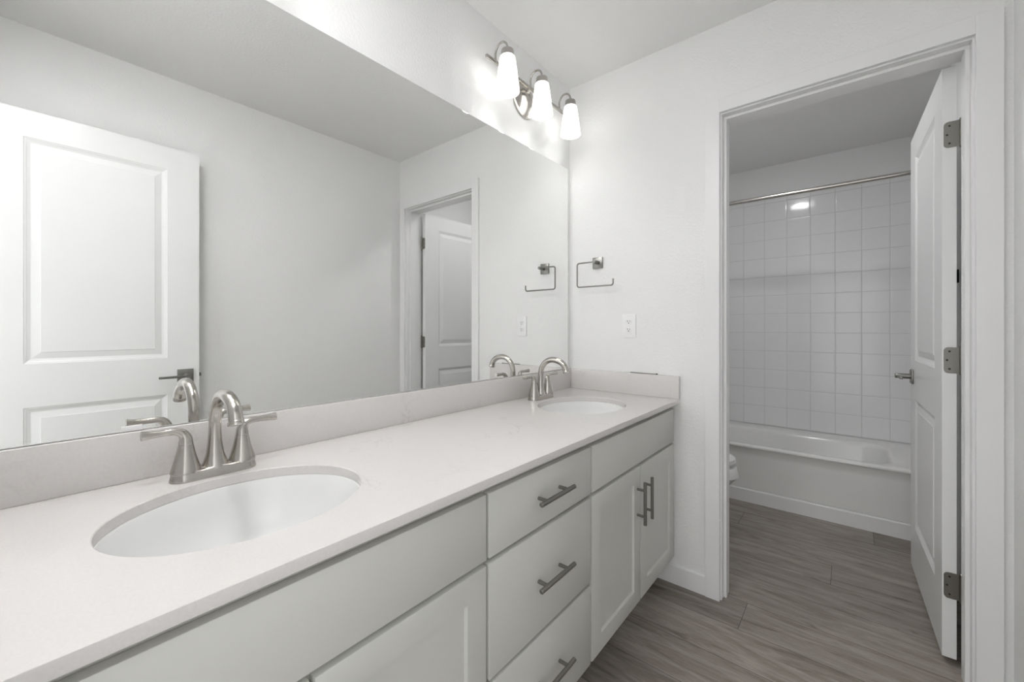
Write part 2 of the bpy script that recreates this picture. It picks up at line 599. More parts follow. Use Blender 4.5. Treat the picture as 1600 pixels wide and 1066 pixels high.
# floor: planks run along x
def build_floor():
    bm = bmesh.new()
    uvl = bm.loops.layers.uv.new('plank')
    tone = bm.faces.layers.float.new('tone')
    quad(bm, (-0.12, -2.6, -0.003), (W + 0.12, -2.6, -0.003), (W + 0.12, BACK, -0.003), (-0.12, BACK, -0.003), 1)
    P, L, g = 0.1905, 1.22, 0.0009
    y0 = 1.7625 - 24 * P
    known = {15: 1.6, 16: 1.7, 17: 1.58, 18: 1.66, 19: 1.6, 20: 1.7, 24: 0.8350, 27: 1.098, 29: 0.655, 30: 1.265, 23: 1.62, 22: 1.52, 25: 1.66, 26: 0.30, 28: 1.70, 21: 1.62}
    known_t = {24: 0.55, 23: 0.72, 22: 0.6, 25: 0.6, 26: 0.5, 27: 0.5, 28: 0.4, 30: 0.6}
    for r in range(0, 36):
        ya, yb = y0 + r * P, y0 + (r + 1) * P
        if ya > BACK: break
        j = known.get(r, random.uniform(0, L))
        xs = []
        x = j - L * math.ceil((j + 0.12) / L)
        while x < W + 0.12:
            xs.append(x); x += L
        xs.append(x)
        for xa, xb in zip(xs, xs[1:]):
            ca, cb = max(xa, -0.12), min(xb, W + 0.12)
            if cb - ca < 0.004: continue
            lo_, hi_ = ca + (g if xa > -0.12 else 0), cb - (g if xb < W + 0.12 else 0)
            f = quad(bm, (lo_, ya + g, 0), (hi_, ya + g, 0), (hi_, min(yb, BACK) - g, 0), (lo_, min(yb, BACK) - g, 0), 0)
            tv = min(1, max(0, known_t.get(r, 0.5) + random.uniform(-0.3, 0.3)))
            if r == 30 and xa > 1.2: tv = 0.0
            if r == 24 and xa < 0.8: tv = 0.25
            f[tone] = tv
            ox, oy = random.uniform(0, 20), random.uniform(0, 20)
            for lp in f.loops:
                lp[uvl].uv = (lp.vert.co.x - xa + ox, lp.vert.co.y - ya + oy)
    return bm
struct('floor', build_floor(), [M['planks'], M['groove']], 'grey-brown wood plank floor', 'floor')

# baseboards
def bb_profile(h=0.0862, t=0.0125):
    return [(0, 0), (t, 0), (t, h - 0.006), (t - 0.004, h), (0, h)]
def baseboard_x(name, x0, x1, ywall, side, label):
    b = nb()
    prism(b, [(ywall + side * p, z) for p, z in bb_profile()], x0, x1, 'x')
    return struct(name, b, M['trim'], label, 'baseboard')
def baseboard_y(name, y0, y1, xwall, side, label):
    b = nb()
    prism(b, [(xwall + side * p, z) for p, z in bb_profile()], y0, y1, 'y')
    return struct(name, b, M['trim'], label, 'baseboard')
baseboard_x('baseboard_far', 0.48, 0.6868, D, -1, 'short white baseboard between the vanity and the door casing')
baseboard_y('baseboard_right', 0.66, D - 0.02, W, -1, 'white baseboard along the wall behind the entry door')
baseboard_x('baseboard_tub', 0.01, W - 0.01, 3.098, -1, 'white baseboard along the foot of the bathtub')
baseboard_y('baseboard_left', D + T + 0.003, 3.08, 0.0, 1, 'white baseboard behind the toilet')

# door casings and jambs
def casing(bm, x0, x1, ztop, ywall, side, w=0.057, t=0.0165, rv=0.0055, right_w=None):
    """two legs and a head: flat board with a thin back band step on the inner edge"""
    rw = right_w or w
    def y(p): return ywall + side * p
    a, bb = min(y(0), y(t)), max(y(0), y(t))
    box(bm, x0 - rv - w, x0 - rv, a, bb, 0, ztop + rv + w, 0.0015)
    box(bm, x1 + rv, x1 + rv + rw, a, bb, 0, ztop + rv + w, 0.0015)
    box(bm, x0 - rv, x1 + rv, a, bb, ztop + rv, ztop + rv + w, 0.0015)

b = nb(); casing(b, OX0, OX1, OZ, D, -1)
struct('trim_1', b, M['trim'], 'white flat casing around the toilet room doorway', 'door casing')
def jambs(bm, x0, x1, ztop, ya, yb, stop0, stop1):
    st = 0.0115
    box(bm, x0 - JT, x0, ya, yb, 0, ztop, 0.001)
    box(bm, x1, x1 + JT, ya, yb, 0, ztop, 0.001)
    box(bm, x0 - JT, x1 + JT, ya, yb, ztop, ztop + JT, 0.001)
    box(bm, x0, x0 + st, stop0, stop1, 0, ztop - st, 0.0015)
    box(bm, x1 - st, x1, stop0, stop1, 0, ztop - st, 0.0015)
    box(bm, x0, x1, stop0, stop1, ztop - st, ztop, 0.0015)
b = nb(); jambs(b, OX0, OX1, OZ, D, D + T, D + 0.03, D + 0.085)
struct('trim_2', b, M['trim'], 'white jambs and stop lining the toilet room doorway', 'door jamb')
b = nb(); casing(b, OX0, OX1, OZ, D + T, 1)
struct('trim_3', b, M['trim'], 'white casing on the toilet room side of its doorway', 'door casing')
b = nb(); casing(b, EX0, EX1, OZ, NEAR, 1)
struct('trim_4', b, M['trim'], 'white casing around the entry doorway', 'door casing')
b = nb(); jambs(b, EX0, EX1, OZ, NEAR - T, NEAR, NEAR - 0.09, NEAR - 0.04)
struct('trim_5', b, M['trim'], 'white jambs and stop lining the entry doorway', 'door jamb')

# ------------------------------------------------------------------ panelled doors
def door_slab(w, h, t):
    """two raised panels on both faces; local x = hinge to latch, y = thickness, z up"""
    bm = bmesh.new()
    st = 0.128
    panels = [(0.215, 0.805), (0.985, h - 0.110)]
    def face(y, s):
        # s: +1 face looks towards +y
        def q(x0, x1, z0, z1):
            quad(bm, (x0, y, z0), (x1, y, z0), (x1, y, z1), (x0, y, z1))
        q(0, st, 0, h); q(w - st, w, 0, h)
        zs = [0] + [v for p in panels for v in p] + [h]
        for i in range(0, len(zs), 2):
            q(st, w - st, zs[i], zs[i + 1])
        prof = [(0.0, 0.0), (0.003, 0.0022), (0.006, 0.0026), (0.011, 0.0058), (0.019, 0.0088), (0.022, 0.0090), (0.046, 0.0042), (0.0475, 0.0022)]
        for z0, z1 in panels:
            loops = []
            for ins, dep in prof:
                yy = y - s * dep
                loops.append([bm.verts.new(p) for p in ((st + ins, yy, z0 + ins), (w - st - ins, yy, z0 + ins),
                                                         (w - st - ins, yy, z1 - ins), (st + ins, yy, z1 - ins))])
            for A, B in zip(loops, loops[1:]):
                for k in range(4):
                    bm.faces.new((A[k], A[(k + 1) % 4], B[(k + 1) % 4], B[k]))
            bm.faces.new(loops[-1])
    face(0, -1); face(t, 1)
    quad(bm, (0, 0, 0), (0, t, 0), (0, t, h), (0, 0, h))
    quad(bm, (w, 0, 0), (w, t, 0), (w, t, h), (w, 0, h))
    quad(bm, (0, 0, 0), (w, 0, 0), (w, t, 0), (0, t, 0))
    quad(bm, (0, 0, h), (w, 0, h), (w, t, h), (0, t, h))
    bmesh.ops.remove_doubles(bm, verts=bm.verts, dist=1e-5)
    bmesh.ops.recalc_face_normals(bm, faces=bm.faces)
    return bm

def lever(parent, x, z, y, s):
    """square rose, round neck and flat bar pointing to the hinge; s = side it sticks out of"""
    b = nb(); box(b, x - 0.033, x + 0.033, *(sorted((y, y + s * 0.008))), z - 0.033, z + 0.033, 0.002)
    h = obj('lever_handle', b, M['hardware'], parent, 40, 'grey metal lever on a square rose')
    b = nb(); lathe(b, [(0.0125, 0), (0.0125, 0.030), (0.0115, 0.036), (0.0115, 0.054), (0.010, 0.056), (0.0, 0.056)] if s > 0
                    else [(0.0125, 0), (0.0125, -0.030), (0.0115, -0.036), (0.0115, -0.054), (0.010, -0.056), (0.0, -0.056)],
                    (x, y + s * 0.006, z), 24, axis='y')
    obj('neck', b, M['hardware'], h, 40)
    b = nb(); box(b, x - 0.112, x + 0.010, *(sorted((y + s * 0.044, y + s * 0.056))), z - 0.0065, z + 0.0055, 0.003)
    obj('lever_bar', b, M['hardware'], h, 40)

def hinge(parent, z, t, mat, jamb_dx):
    """leaf on the door's hinge edge, barrel and jamb leaf; door open at a right angle"""
    b = nb()
    hh, r = 0.0445, 0.012
    # door leaf outline in (y, z), rounded on the far (y = t) side
    yo, yi = t - 0.004, -0.010
    pts = [(yi, z - hh), (yo - r, z - hh)] + [(yo - r + r * sin(a), z - hh + r - r * cos(a)) for a in [k * pi / 12 for k in range(1, 7)]]
    pts += [(yo - r + r * cos(a), z + hh - r + r * sin(a)) for a in [k * pi / 12 for k in range(0, 7)]] + [(yi, z + hh)]
    prism(b, pts, -0.0016, 0.001, 'x')
    tube(b, [(-0.004, -0.011, z - hh - 0.002), (-0.004, -0.011, z + hh + 0.002)], 0.0052, 14)
    lathe(b, [(0.0, 0.004), (0.0035, 0.003), (0.0058, 0)], (-0.004, -0.011, z + hh + 0.002), 14)
    lathe(b, [(0.0, -0.004), (0.0035, -0.003), (0.0058, 0)], (-0.004, -0.011, z - hh - 0.002), 14)
    # jamb leaf, lying on the jamb face
    box(b, -0.036, -0.004, -0.0165, -0.0140, z - hh, z + hh, 0.0005)
    h = obj('hinge', b, mat, parent, 35)
    for dy, dz in ((0.020, 0.030), (0.026, 0.0), (0.020, -0.030)):
        b = nb(); lathe(b, [(0.0, -0.0026), (0.0028, -0.0024), (0.0034, -0.0014)], (-0.0, dy - 0.003, z + dz), 14, axis='x')
        obj('screw', b, M['dark'], h)
    return h

DW, DH, DT = 0.711, 2.030, 0.035
th = math.radians(91.6)
door1 = obj('door_1', door_slab(DW, DH, DT), M['door'])
tag(door1, 'white panelled door swung open into the toilet room', 'door', None, 'structure')
door1.location = (1.447, 2.0455, 0.020)
door1.rotation_euler = (0, 0, th)
for zz in (1.798, 1.023, 0.249):
    hinge(door1, zz, DT, M['hinge'], 0)
lever(door1, DW - 0.060, 0.905, DT, 1)
lever(door1, DW - 0.060, 0.905, 0.0, -1)
b = nb(); box(b, DW - 0.0005, DW + 0.001, 0.005, 0.030, 0.877, 0.934, 0.0003); box(b, DW, DW + 0.010, 0.011, 0.024, 0.897, 0.914, 0.002)
obj('latch', b, M['hardware'], door1)

door2 = obj('door_2', door_slab(DW + 0.004, DH, DT), M['door'])
tag(door2, 'white panelled entry door standing open along the wall, seen in the mirror', 'door', None, 'structure')
door2.location = (1.485, -0.108, 0.020)
door2.rotation_euler = (0, 0, pi / 2)
lever(door2, DW + 0.004 - 0.0575, 0.8925, DT, 1)
b = nb(); box(b, DW + 0.0035, DW + 0.005, 0.005, 0.030, 0.864, 0.921, 0.0003); box(b, DW + 0.004, DW + 0.016, 0.010, 0.025, 0.884, 0.902, 0.002)
obj('latch', b, M['hardware'], door2)

# small dark hook on the wall behind the toilet room door
hk = thing('wall_hook', (W, 2.735, 1.389), 'small black hook glimpsed through the hinge gap of the toilet room door', 'hook')
b = nb(); box(b, -0.006, 0, -0.022, 0.022, -0.03, 0.03, 0.002)
obj('plate', b, M['black'], hk)
b = nb(); tube(b, smooth_pts([(-0.004, 0, 0), (-0.03, 0, -0.004), (-0.05, 0, 0.004), (-0.055, 0, 0.022)], 6), 0.008, 12)
obj('prong', b, M['black'], hk, 40)

# ------------------------------------------------------------------ vanity cabinets
XF0, XF1 = 0.537, 0.556          # back and front of doors and drawer fronts
TOPZ = HC - 0.020
def pull(parent, y, z, vertical):
    """bar pull; y, z = centre"""
    xb, L, cc = XF1 + 0.030, 0.158, 0.048
    b = nb()
    if vertical:
        tube(b, [(xb, y, z - L / 2), (xb, y, z - L / 2 + 0.001), (xb, y, z + L / 2 - 0.001), (xb, y, z + L / 2)], [0.0050, 0.0060, 0.0060, 0.0050], 16)
    else:
        tube(b, [(xb, y - L / 2, z), (xb, y - L / 2 + 0.001, z), (xb, y + L / 2 - 0.001, z), (xb, y + L / 2, z)], [0.0050, 0.0060, 0.0060, 0.0050], 16)
    h = obj('handle', b, M['pewter'], parent, 40, 'dark brushed nickel bar pull')
    for s in (-1, 1):
        b = nb()
        if vertical:
            tube(b, [(XF1 - 0.001, y, z + s * cc), (xb, y, z + s * cc)], 0.0048, 14)
        else:
            tube(b, [(XF1 - 0.001, y + s * cc, z), (xb, y + s * cc, z)], 0.0048, 14)
        obj('post', b, M['pewter'], h, 40)

def shaker(y0, y1, z0, z1, fw=0.057):
    bm = nb()
    rec = 0.0075
    X = XF1
    box(bm, XF0, X - rec, y0 + 0.01, y1 - 0.01, z0 + 0.01, z1 - 0.01)
    # frame ring with a chamfered inner edge and softened outer edge
    t = bmesh.new()
    e, c = 0.0022, 0.0035
    def ring(ins, x):
        return [t.verts.new(p) for p in ((x, y0 + ins, z0 + ins), (x, y1 - ins, z0 + ins), (x, y1 - ins, z1 - ins), (x, y0 + ins, z1 - ins))]
    loops = [ring(0.012, XF0), ring(0, XF0), ring(0, X - e), ring(e * .3, X - e * .3), ring(e, X), ring(fw, X), ring(fw + c, X - rec + 0.0002), ring(fw + 0.02, X - rec + 0.0002)]
    for A, B in zip(loops, loops[1:]):
        for k in range(4):
            t.faces.new((A[k], A[(k + 1) % 4], B[(k + 1) % 4], B[k]))
    t.faces.new(loops[-1])
    bmesh.ops.recalc_face_normals(t, faces=t.faces)
    absorb(bm, t)
    return bm

def slab_front(y0, y1, z0, z1):
    bm = nb(); box(bm, XF0, XF1, y0, y1, z0, z1, 0.002, 2)
    return bm

ROW1 = (0.6455, 0.7900)
def unit(ya, yb, label, top_open=True):
    t = thing('vanity_cabinet', (0, ya, 0), label, 'cabinet', group='vanity base cabinets')
    w = yb - ya
    b = nb()
    p = 0.016
    g = 0.0006
    xb = 0.004
    box(b, xb, 0.518, g, p, 0.10, TOPZ - 0.001)
    box(b, xb, 0.518, w - p, w - g, 0.10, TOPZ - 0.001)
    box(b, xb, 0.518, p, w - p, 0.10, 0.116)
    box(b, xb, xb + 0.010, p, w - p, 0.116, TOPZ - 0.001)
    obj('carcass', b, M['carcass'], t)
    b = nb()
    s = 0.0375
    box(b, 0.518, XF0 - 0.0006, g, s, 0.10, TOPZ - 0.001, 0.0008)
    box(b, 0.518, XF0 - 0.0006, w - s, w - g, 0.10, TOPZ - 0.001, 0.0008)
    box(b, 0.518, XF0 - 0.0006, s, w - s, TOPZ - 0.038, TOPZ - 0.001, 0.0008)
    box(b, 0.518, XF0 - 0.0006, s, w - s, 0.10, 0.138, 0.0008)
    box(b, 0.518, XF0 - 0.0006, s, w - s, 0.62, 0.658, 0.0008)
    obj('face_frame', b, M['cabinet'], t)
    b = nb()
    box(b, 0.445, 0.461, g, w - g, 0.0, 0.0995)
    box(b, xb, 0.445, g, p, 0.0, 0.0995)
    box(b, xb, 0.445, w - p, w - g, 0.0, 0.0995)
    obj('toe_kick', b, M['carcass'], t)
    return t

Y0, Y1, Y2, Y3 = NEAR + 0.004, 0.6593, 1.1257, D - 0.0015
def sink_base(ya, yb, fy0, fy1, label):
    t = unit(ya, yb, label)
    o = ya
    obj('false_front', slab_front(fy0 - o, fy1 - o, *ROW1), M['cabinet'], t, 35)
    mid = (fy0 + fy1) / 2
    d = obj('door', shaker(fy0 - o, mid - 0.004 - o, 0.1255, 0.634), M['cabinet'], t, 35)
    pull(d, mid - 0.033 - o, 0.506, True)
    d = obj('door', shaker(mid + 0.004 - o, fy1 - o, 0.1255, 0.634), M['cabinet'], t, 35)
    pull(d, mid + 0.036 - o, 0.506, True)
    return t
sink_base(Y0, Y1, -0.0955, 0.6548, 'white two-door sink base cabinet under the nearer sink')
sink_base(Y2, Y3, 1.1310, 1.8845, 'white two-door sink base cabinet beside the far wall')
t = unit(Y1, Y2, 'white three-drawer base cabinet between the two sink bases')
for z0, z1, hz in ((ROW1[0], ROW1[1], 0.7205), (0.3760, 0.6340, 0.5085), (0.1255, 0.3665, 0.2470)):
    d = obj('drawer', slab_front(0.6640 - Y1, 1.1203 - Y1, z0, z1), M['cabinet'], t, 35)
    pull(d, 0.8965 - Y1, hz, False)

# ------------------------------------------------------------------ countertop with two oval cut-outs
SINKS = [(0.305, 0.276), (0.305, 1.503)]
SA, SB = 0.204, 0.171            # half length along y, half width along x
CX0, CX1 = 0.002, 0.578
CY0, CY1 = NEAR + 0.002, D - 0.002
def oval_patch(bm, cx, cy, x0, x1, y0, y1, zt, zb):
    ang = sorted([2 * pi * k / 96 for k in range(96)] + [atan2(yy - cy, xx - cx) % (2 * pi) for xx in (x0, x1) for yy in (y0, y1)])
    it, ib, ot, ob = [], [], [], []
    for a in ang:
        dx, dy = cos(a), sin(a)
        k = 1 / sqrt((dx / SB) ** 2 + (dy / SA) ** 2)
        px, py = cx + dx * k, cy + dy * k
        s = min(((x1 - cx) / dx) if dx > 1e-9 else 1e9, ((x0 - cx) / dx) if dx < -1e-9 else 1e9,
                ((y1 - cy) / dy) if dy > 1e-9 else 1e9, ((y0 - cy) / dy) if dy < -1e-9 else 1e9)
        qx, qy = cx + dx * s, cy + dy * s
        it.append((px, py)); ot.append((qx, qy))
    n = len(ang)
    e = 0.0015
    def shrink(p, f):
        return (cx + (p[0] - cx) * f, cy + (p[1] - cy) * f)
    V = lambda L, z: [bm.verts.new((p[0], p[1], z)) for p in L]
    OT, OB = V(ot, zt), V(ot, zb)
    I1 = V([shrink(p, 1 + e / 0.2) for p in it], zt); I2 = V(it, zt - e); I3 = V(it, zb)
    for k in range(n):
        j = (k + 1) % n
        bm.faces.new((OT[k], OT[j], I1[j], I1[k]))
        bm.faces.new((I1[k], I1[j], I2[j], I2[k]))
        bm.faces.new((I2[k], I2[j], I3[j], I3[k]))
        bm.faces.new((I3[k], I3[j], OB[j], OB[k]))

def build_top():
    bm = bmesh.new()
    zt, zb, e = HC, TOPZ, 0.0014
    xs = CX1 - e
    ys = [CY0]
    for cx, cy in SINKS:
        ya, yb = cy - 0.26, cy + 0.26
        oval_patch(bm, cx, cy, CX0, xs, ya, yb, zt, zb)
        ys += [ya, yb]
    ys.append(CY1)
    for i in range(0, len(ys), 2):
        quad(bm, (CX0, ys[i], zt), (xs, ys[i], zt), (xs, ys[i + 1], zt), (CX0, ys[i + 1], zt))
        quad(bm, (CX0, ys[i], zb), (CX0, ys[i + 1], zb), (xs, ys[i + 1], zb), (xs, ys[i], zb))
    prof = [(xs, zt), (CX1 - e * .3, zt - e * .3), (CX1, zt - e), (CX1, zb + e), (xs, zb)]
    for (xa, za), (xb, zb2) in zip(prof, prof[1:]):
        quad(bm, (xa, CY0, za), (xb, CY0, zb2), (xb, CY1, zb2), (xa, CY1, za))
    quad(bm, (CX0, CY0, zb), (CX0, CY1, zb), (CX0, CY1, zt), (CX0, CY0, zt))
    for y in (CY0, CY1):
        bm.faces.new([bm.verts.new((x, y, z)) for x, z in [(CX0, zb), (CX0, zt)] + prof])
    bmesh.ops.remove_doubles(bm, verts=bm.verts, dist=1e-6)
    bmesh.ops.recalc_face_normals(bm, faces=bm.faces)
    return bm
ctop = obj('countertop', build_top(), M['quartz'], None, 30)
tag(ctop, 'long white quartz countertop with faint grey veins and two oval sink cut-outs', 'countertop')
HS = 0.9369                      # top of the splash
b = nb(); box(b, 0.002, 0.0205, CY0, CY1, HC + 0.0003, HS, 0.0012)
obj('backsplash', b, M['quartz'], ctop, 30)
b = nb(); box(b, 0.0207, CX1, D - 0.0205, D - 0.002, HC + 0.0003, HS, 0.0012)
obj('side_splash', b, M['quartz'], ctop, 30)

# thin rod lying on the side splash
rod = thing('metal_rod', (0.4135, D - 0.011, HS + 0.0026), 'thin dark grey metal rod lying on the short side splash', 'rod')
b = nb(); tube(b, [(-0.066, 0.002, 0), (0.062, -0.002, 0)], 0.0022, 10)
obj('shaft', b, M['pewter'], rod, 40)
b = nb(); lathe(b, [(0.0, -0.004), (0.0026, -0.004), (0.0026, 0.003), (0.0, 0.003)], (0.064, -0.002, 0.0004), 12, axis='x')
obj('tip', b, M['black'], rod, 40)

# ------------------------------------------------------------------ sinks
def build_sink():
    root = thing('undermount_sink', (0, 0, TOPZ), '', 'sink', group='oval undermount sinks')
    b = nb()
    # (scale-in of the oval, depth): inside, then the outside of the bowl
    ins = [(0.022, -0.0006), (-0.002, -0.0006), (-0.004, -0.004), (-0.010, -0.030), (-0.022, -0.068), (-0.044, -0.102), (-0.078, -0.126), (-0.120, -0.1385), (-0.155, -0.1425)]
    out = [(-0.155, -0.152), (-0.115, -0.148), (-0.072, -0.136), (-0.036, -0.110), (-0.014, -0.072), (0.000, -0.030), (0.004, -0.012), (0.022, -0.010), (0.022, -0.0006)]
    t = bmesh.new(); rings = []
    n = 72
    for o_, z in ins + out:
        rings.append([t.verts.new(((SB + o_) * cos(2 * pi * k / n), (SA + o_ * 1.12) * sin(2 * pi * k / n), z)) for k in range(n)])
    for A, B in zip(rings, rings[1:]):
        for k in range(n):
            t.faces.new((A[k], A[(k + 1) % n], B[(k + 1) % n], B[k]))
    bmesh.ops.remove_doubles(t, verts=t.verts, dist=1e-7)
    bmesh.ops.recalc_face_normals(t, faces=t.faces)
    absorb(b, t)
    obj('bowl', b, M['porcelain'], root, 50)
    b = nb(); lathe(b, [(0.0, -0.001), (0.034, -0.001), (0.034, 0.001), (0.030, 0.0025), (0.024, 0.0005), (0.0, 0.0005)], (0, 0, -0.1405), 32)
    d = obj('drain', b, M['nickel'], root, 40)
    b = nb(); lathe(b, [(0.0, 0.009), (0.012, 0.0085), (0.019, 0.006), (0.020, 0.003), (0.010, 0.002), (0.010, -0.001), (0, -0.001)], (0, 0, -0.1395), 32)
    obj('stopper', b, M['nickel'], d, 40)
    return root
s1 = build_sink()
s1.location = (SINKS[0][0], SINKS[0][1], TOPZ)
s1['label'] = 'large oval white sink in the foreground of the countertop'
s2 = copy_tree(s1)
s2.location = (SINKS[1][0], SINKS[1][1], TOPZ)
s2['label'] = 'far oval white sink near the corner below the towel ring'

# ------------------------------------------------------------------ faucets
def build_faucet():
    root = thing('faucet', (0, 0, HC), '', 'faucet', group='brushed nickel faucets')
    # deck plate: stadium, sides leaning in, top dipping between the three posts
    b = nb(); t = bmesh.new()
    L, Wd, n = 0.0795, 0.0275, 20
    def outline(sc):
        r = Wd * sc
        hx = L - Wd
        o = []
        for k in range(n + 1):
            a = -pi / 2 + pi * k / n
            o.append((r * sin(a + pi / 2) * 0 + r * cos(a + pi / 2) * -1, hx + r * cos(a)))
        o = [(r * sin(a), hx + r * cos(a)) for a in [pi / 2 - pi * k / n for k in range(n + 1)]]
        m = 14
        o += [(-r, hx - 2 * hx * k / m) for k in range(1, m)]
        o += [(r * sin(a), -hx + r * cos(a)) for a in [-pi / 2 - pi * k / n for k in range(n + 1)]]
        o += [(r, -hx + 2 * hx * k / m) for k in range(1, m)]
        return o
    def ztop(y):
        return 0.0185 + 0.0035 * (0.5 + 0.5 * cos(2 * pi * y / 0.0515)) * (1 if abs(y) < 0.07 else 1)
    rings = []
    for sc, zf in ((1.0, 0.0), (1.0, 0.12), (0.97, 0.3), (0.90, 0.75), (0.865, 0.93), (0.82, 1.0), (0.5, 1.03)):
        rings.append([t.verts.new((x, y, zf * ztop(y))) for x, y in outline(sc)])
    m = len(rings[0])
    for A, B in zip(rings, rings[1:]):
        for k in range(m):
            t.faces.new((A[k], A[(k + 1) % m], B[(k + 1) % m], B[k]))
    t.faces.new(rings[-1]); t.faces.new(rings[0][::-1])
    bmesh.ops.recalc_face_normals(t, faces=t.faces)
    absorb(b, t)
    obj('deck_plate', b, M['nickel'], root, 50)
    # spout
    b = nb()
    R = 0.0665
    cx, cz = R - 0.001, 0.1115
    pts = [(0.0, 0, 0.016), (-0.0005, 0, 0.025), (-0.001, 0, 0.045), (-0.0015, 0, 0.07), (-0.001, 0, 0.092)]
    rad = [0.0255, 0.0225, 0.0165, 0.0132, 0.0118]
    a_end = math.radians(14)
    K = 22
    for k in range(K + 1):
        a = pi - (pi - a_end) * k / K
        bz = R if a > pi / 2 else 0.044          # the front of the arch is flatter than the back
        pts.append((cx + R * cos(a), 0, cz + R - bz + bz * sin(a)))
        rad.append(0.0116 + 0.0016 * k / K)
    dx, dz = sin(a_end), -cos(a_end)
    ex, ez = pts[-1][0], pts[-1][2]
    pts.append((ex + dx * 0.012 + 0.001, 0, ez + dz * 0.012)); rad.append(0.0133)
    tube(b, pts, rad, 24)
    sp = obj('spout', b, M['nickel'], root, 50)
    b = nb()
    q = Vector(pts[-1]); d = Vector((dx, 0, dz)).normalized()
    tube(b, [q - d * 0.001, q + d * 0.001, q + d * 0.0075, q + d * 0.0085, q + d * 0.0085, q + d * 0.006], [0.0133, 0.0146, 0.0148, 0.0140, 0.0110, 0.0105], 24)
    obj('aerator', b, M['nickel'], sp, 40)
    # handles
    for s in (-1, 1):
        b = nb()
        y0 = s * 0.0515
        lathe(b, [(0.0265, 0.016), (0.0262, 0.021), (0.0235, 0.030), (0.0200, 0.042), (0.0165, 0.056), (0.0138, 0.070), (0.0130, 0.0745)], (0, y0, 0), 32)
        lathe(b, [(0.0126, 0.0735), (0.0126, 0.0765)], (0, y0, 0), 32)
        h = obj('handle', b, M['nickel'], root, 40)
        b = nb()
        path = smooth_pts([(0, y0, 0.0765), (0, y0 + s * 0.0005, 0.088), (0, y0 + s * 0.006, 0.0985), (0, y0 + s * 0.018, 0.1040), (0, y0 + s * 0.036, 0.1045), (0, y0 + s * 0.056, 0.1045), (0, y0 + s * 0.071, 0.1050)], 6)
        rr = lerp_list([0.0130, 0.0112, 0.0090, 0.0072, 0.0067, 0.0076, 0.0092], 6)
        tube(b, path, rr, 20)
        obj('lever', b, M['nickel'], h, 40)
    # lift rod behind the spout
    b = nb()
    tube(b, [(-0.0235, 0, 0.012), (-0.0235, 0, 0.060)], 0.0021, 10)
    lathe(b, [(0, 0.058), (0.0036, 0.059), (0.0042, 0.064), (0.0036, 0.0685), (0, 0.0695)], (-0.0235, 0, 0), 14)
    obj('lift_rod', b, M['nickel'], root, 40)
    return root
f1 = build_faucet()
f1.location = (0.092, 0.2795, HC + 0.0003)
f1['label'] = 'two-handle brushed nickel faucet behind the sink in the foreground'
f2 = copy_tree(f1)
f2.location = (0.088, 1.513, HC + 0.0003)
f2['label'] = 'two-handle brushed nickel faucet at the far corner sink'

# ------------------------------------------------------------------ mirror
MZ0, MZ1, MY0, MY1 = HS + 0.0012, 1.9994, CY0 + 0.02, 1.8745
b = nb()
box(b, 0.0008, 0.0060, MY0, MY1, MZ0, MZ1)
for f in b.faces:
    f.material_index = 0 if f.normal.x > 0.9 else 1
mir = obj('wall_mirror', b, [M['mirror'], M['mirror_edge']])
tag(mir, 'wide frameless wall mirror above the backsplash', 'mirror')
b = nb(); box(b, 0.0062, 0.0085, 0.139, 0.172, MZ0, MZ0 + 0.011, 0.0006)
obj('clip', b, M['plastic'], mir, 35, 'white plastic clip on the lower mirror edge')

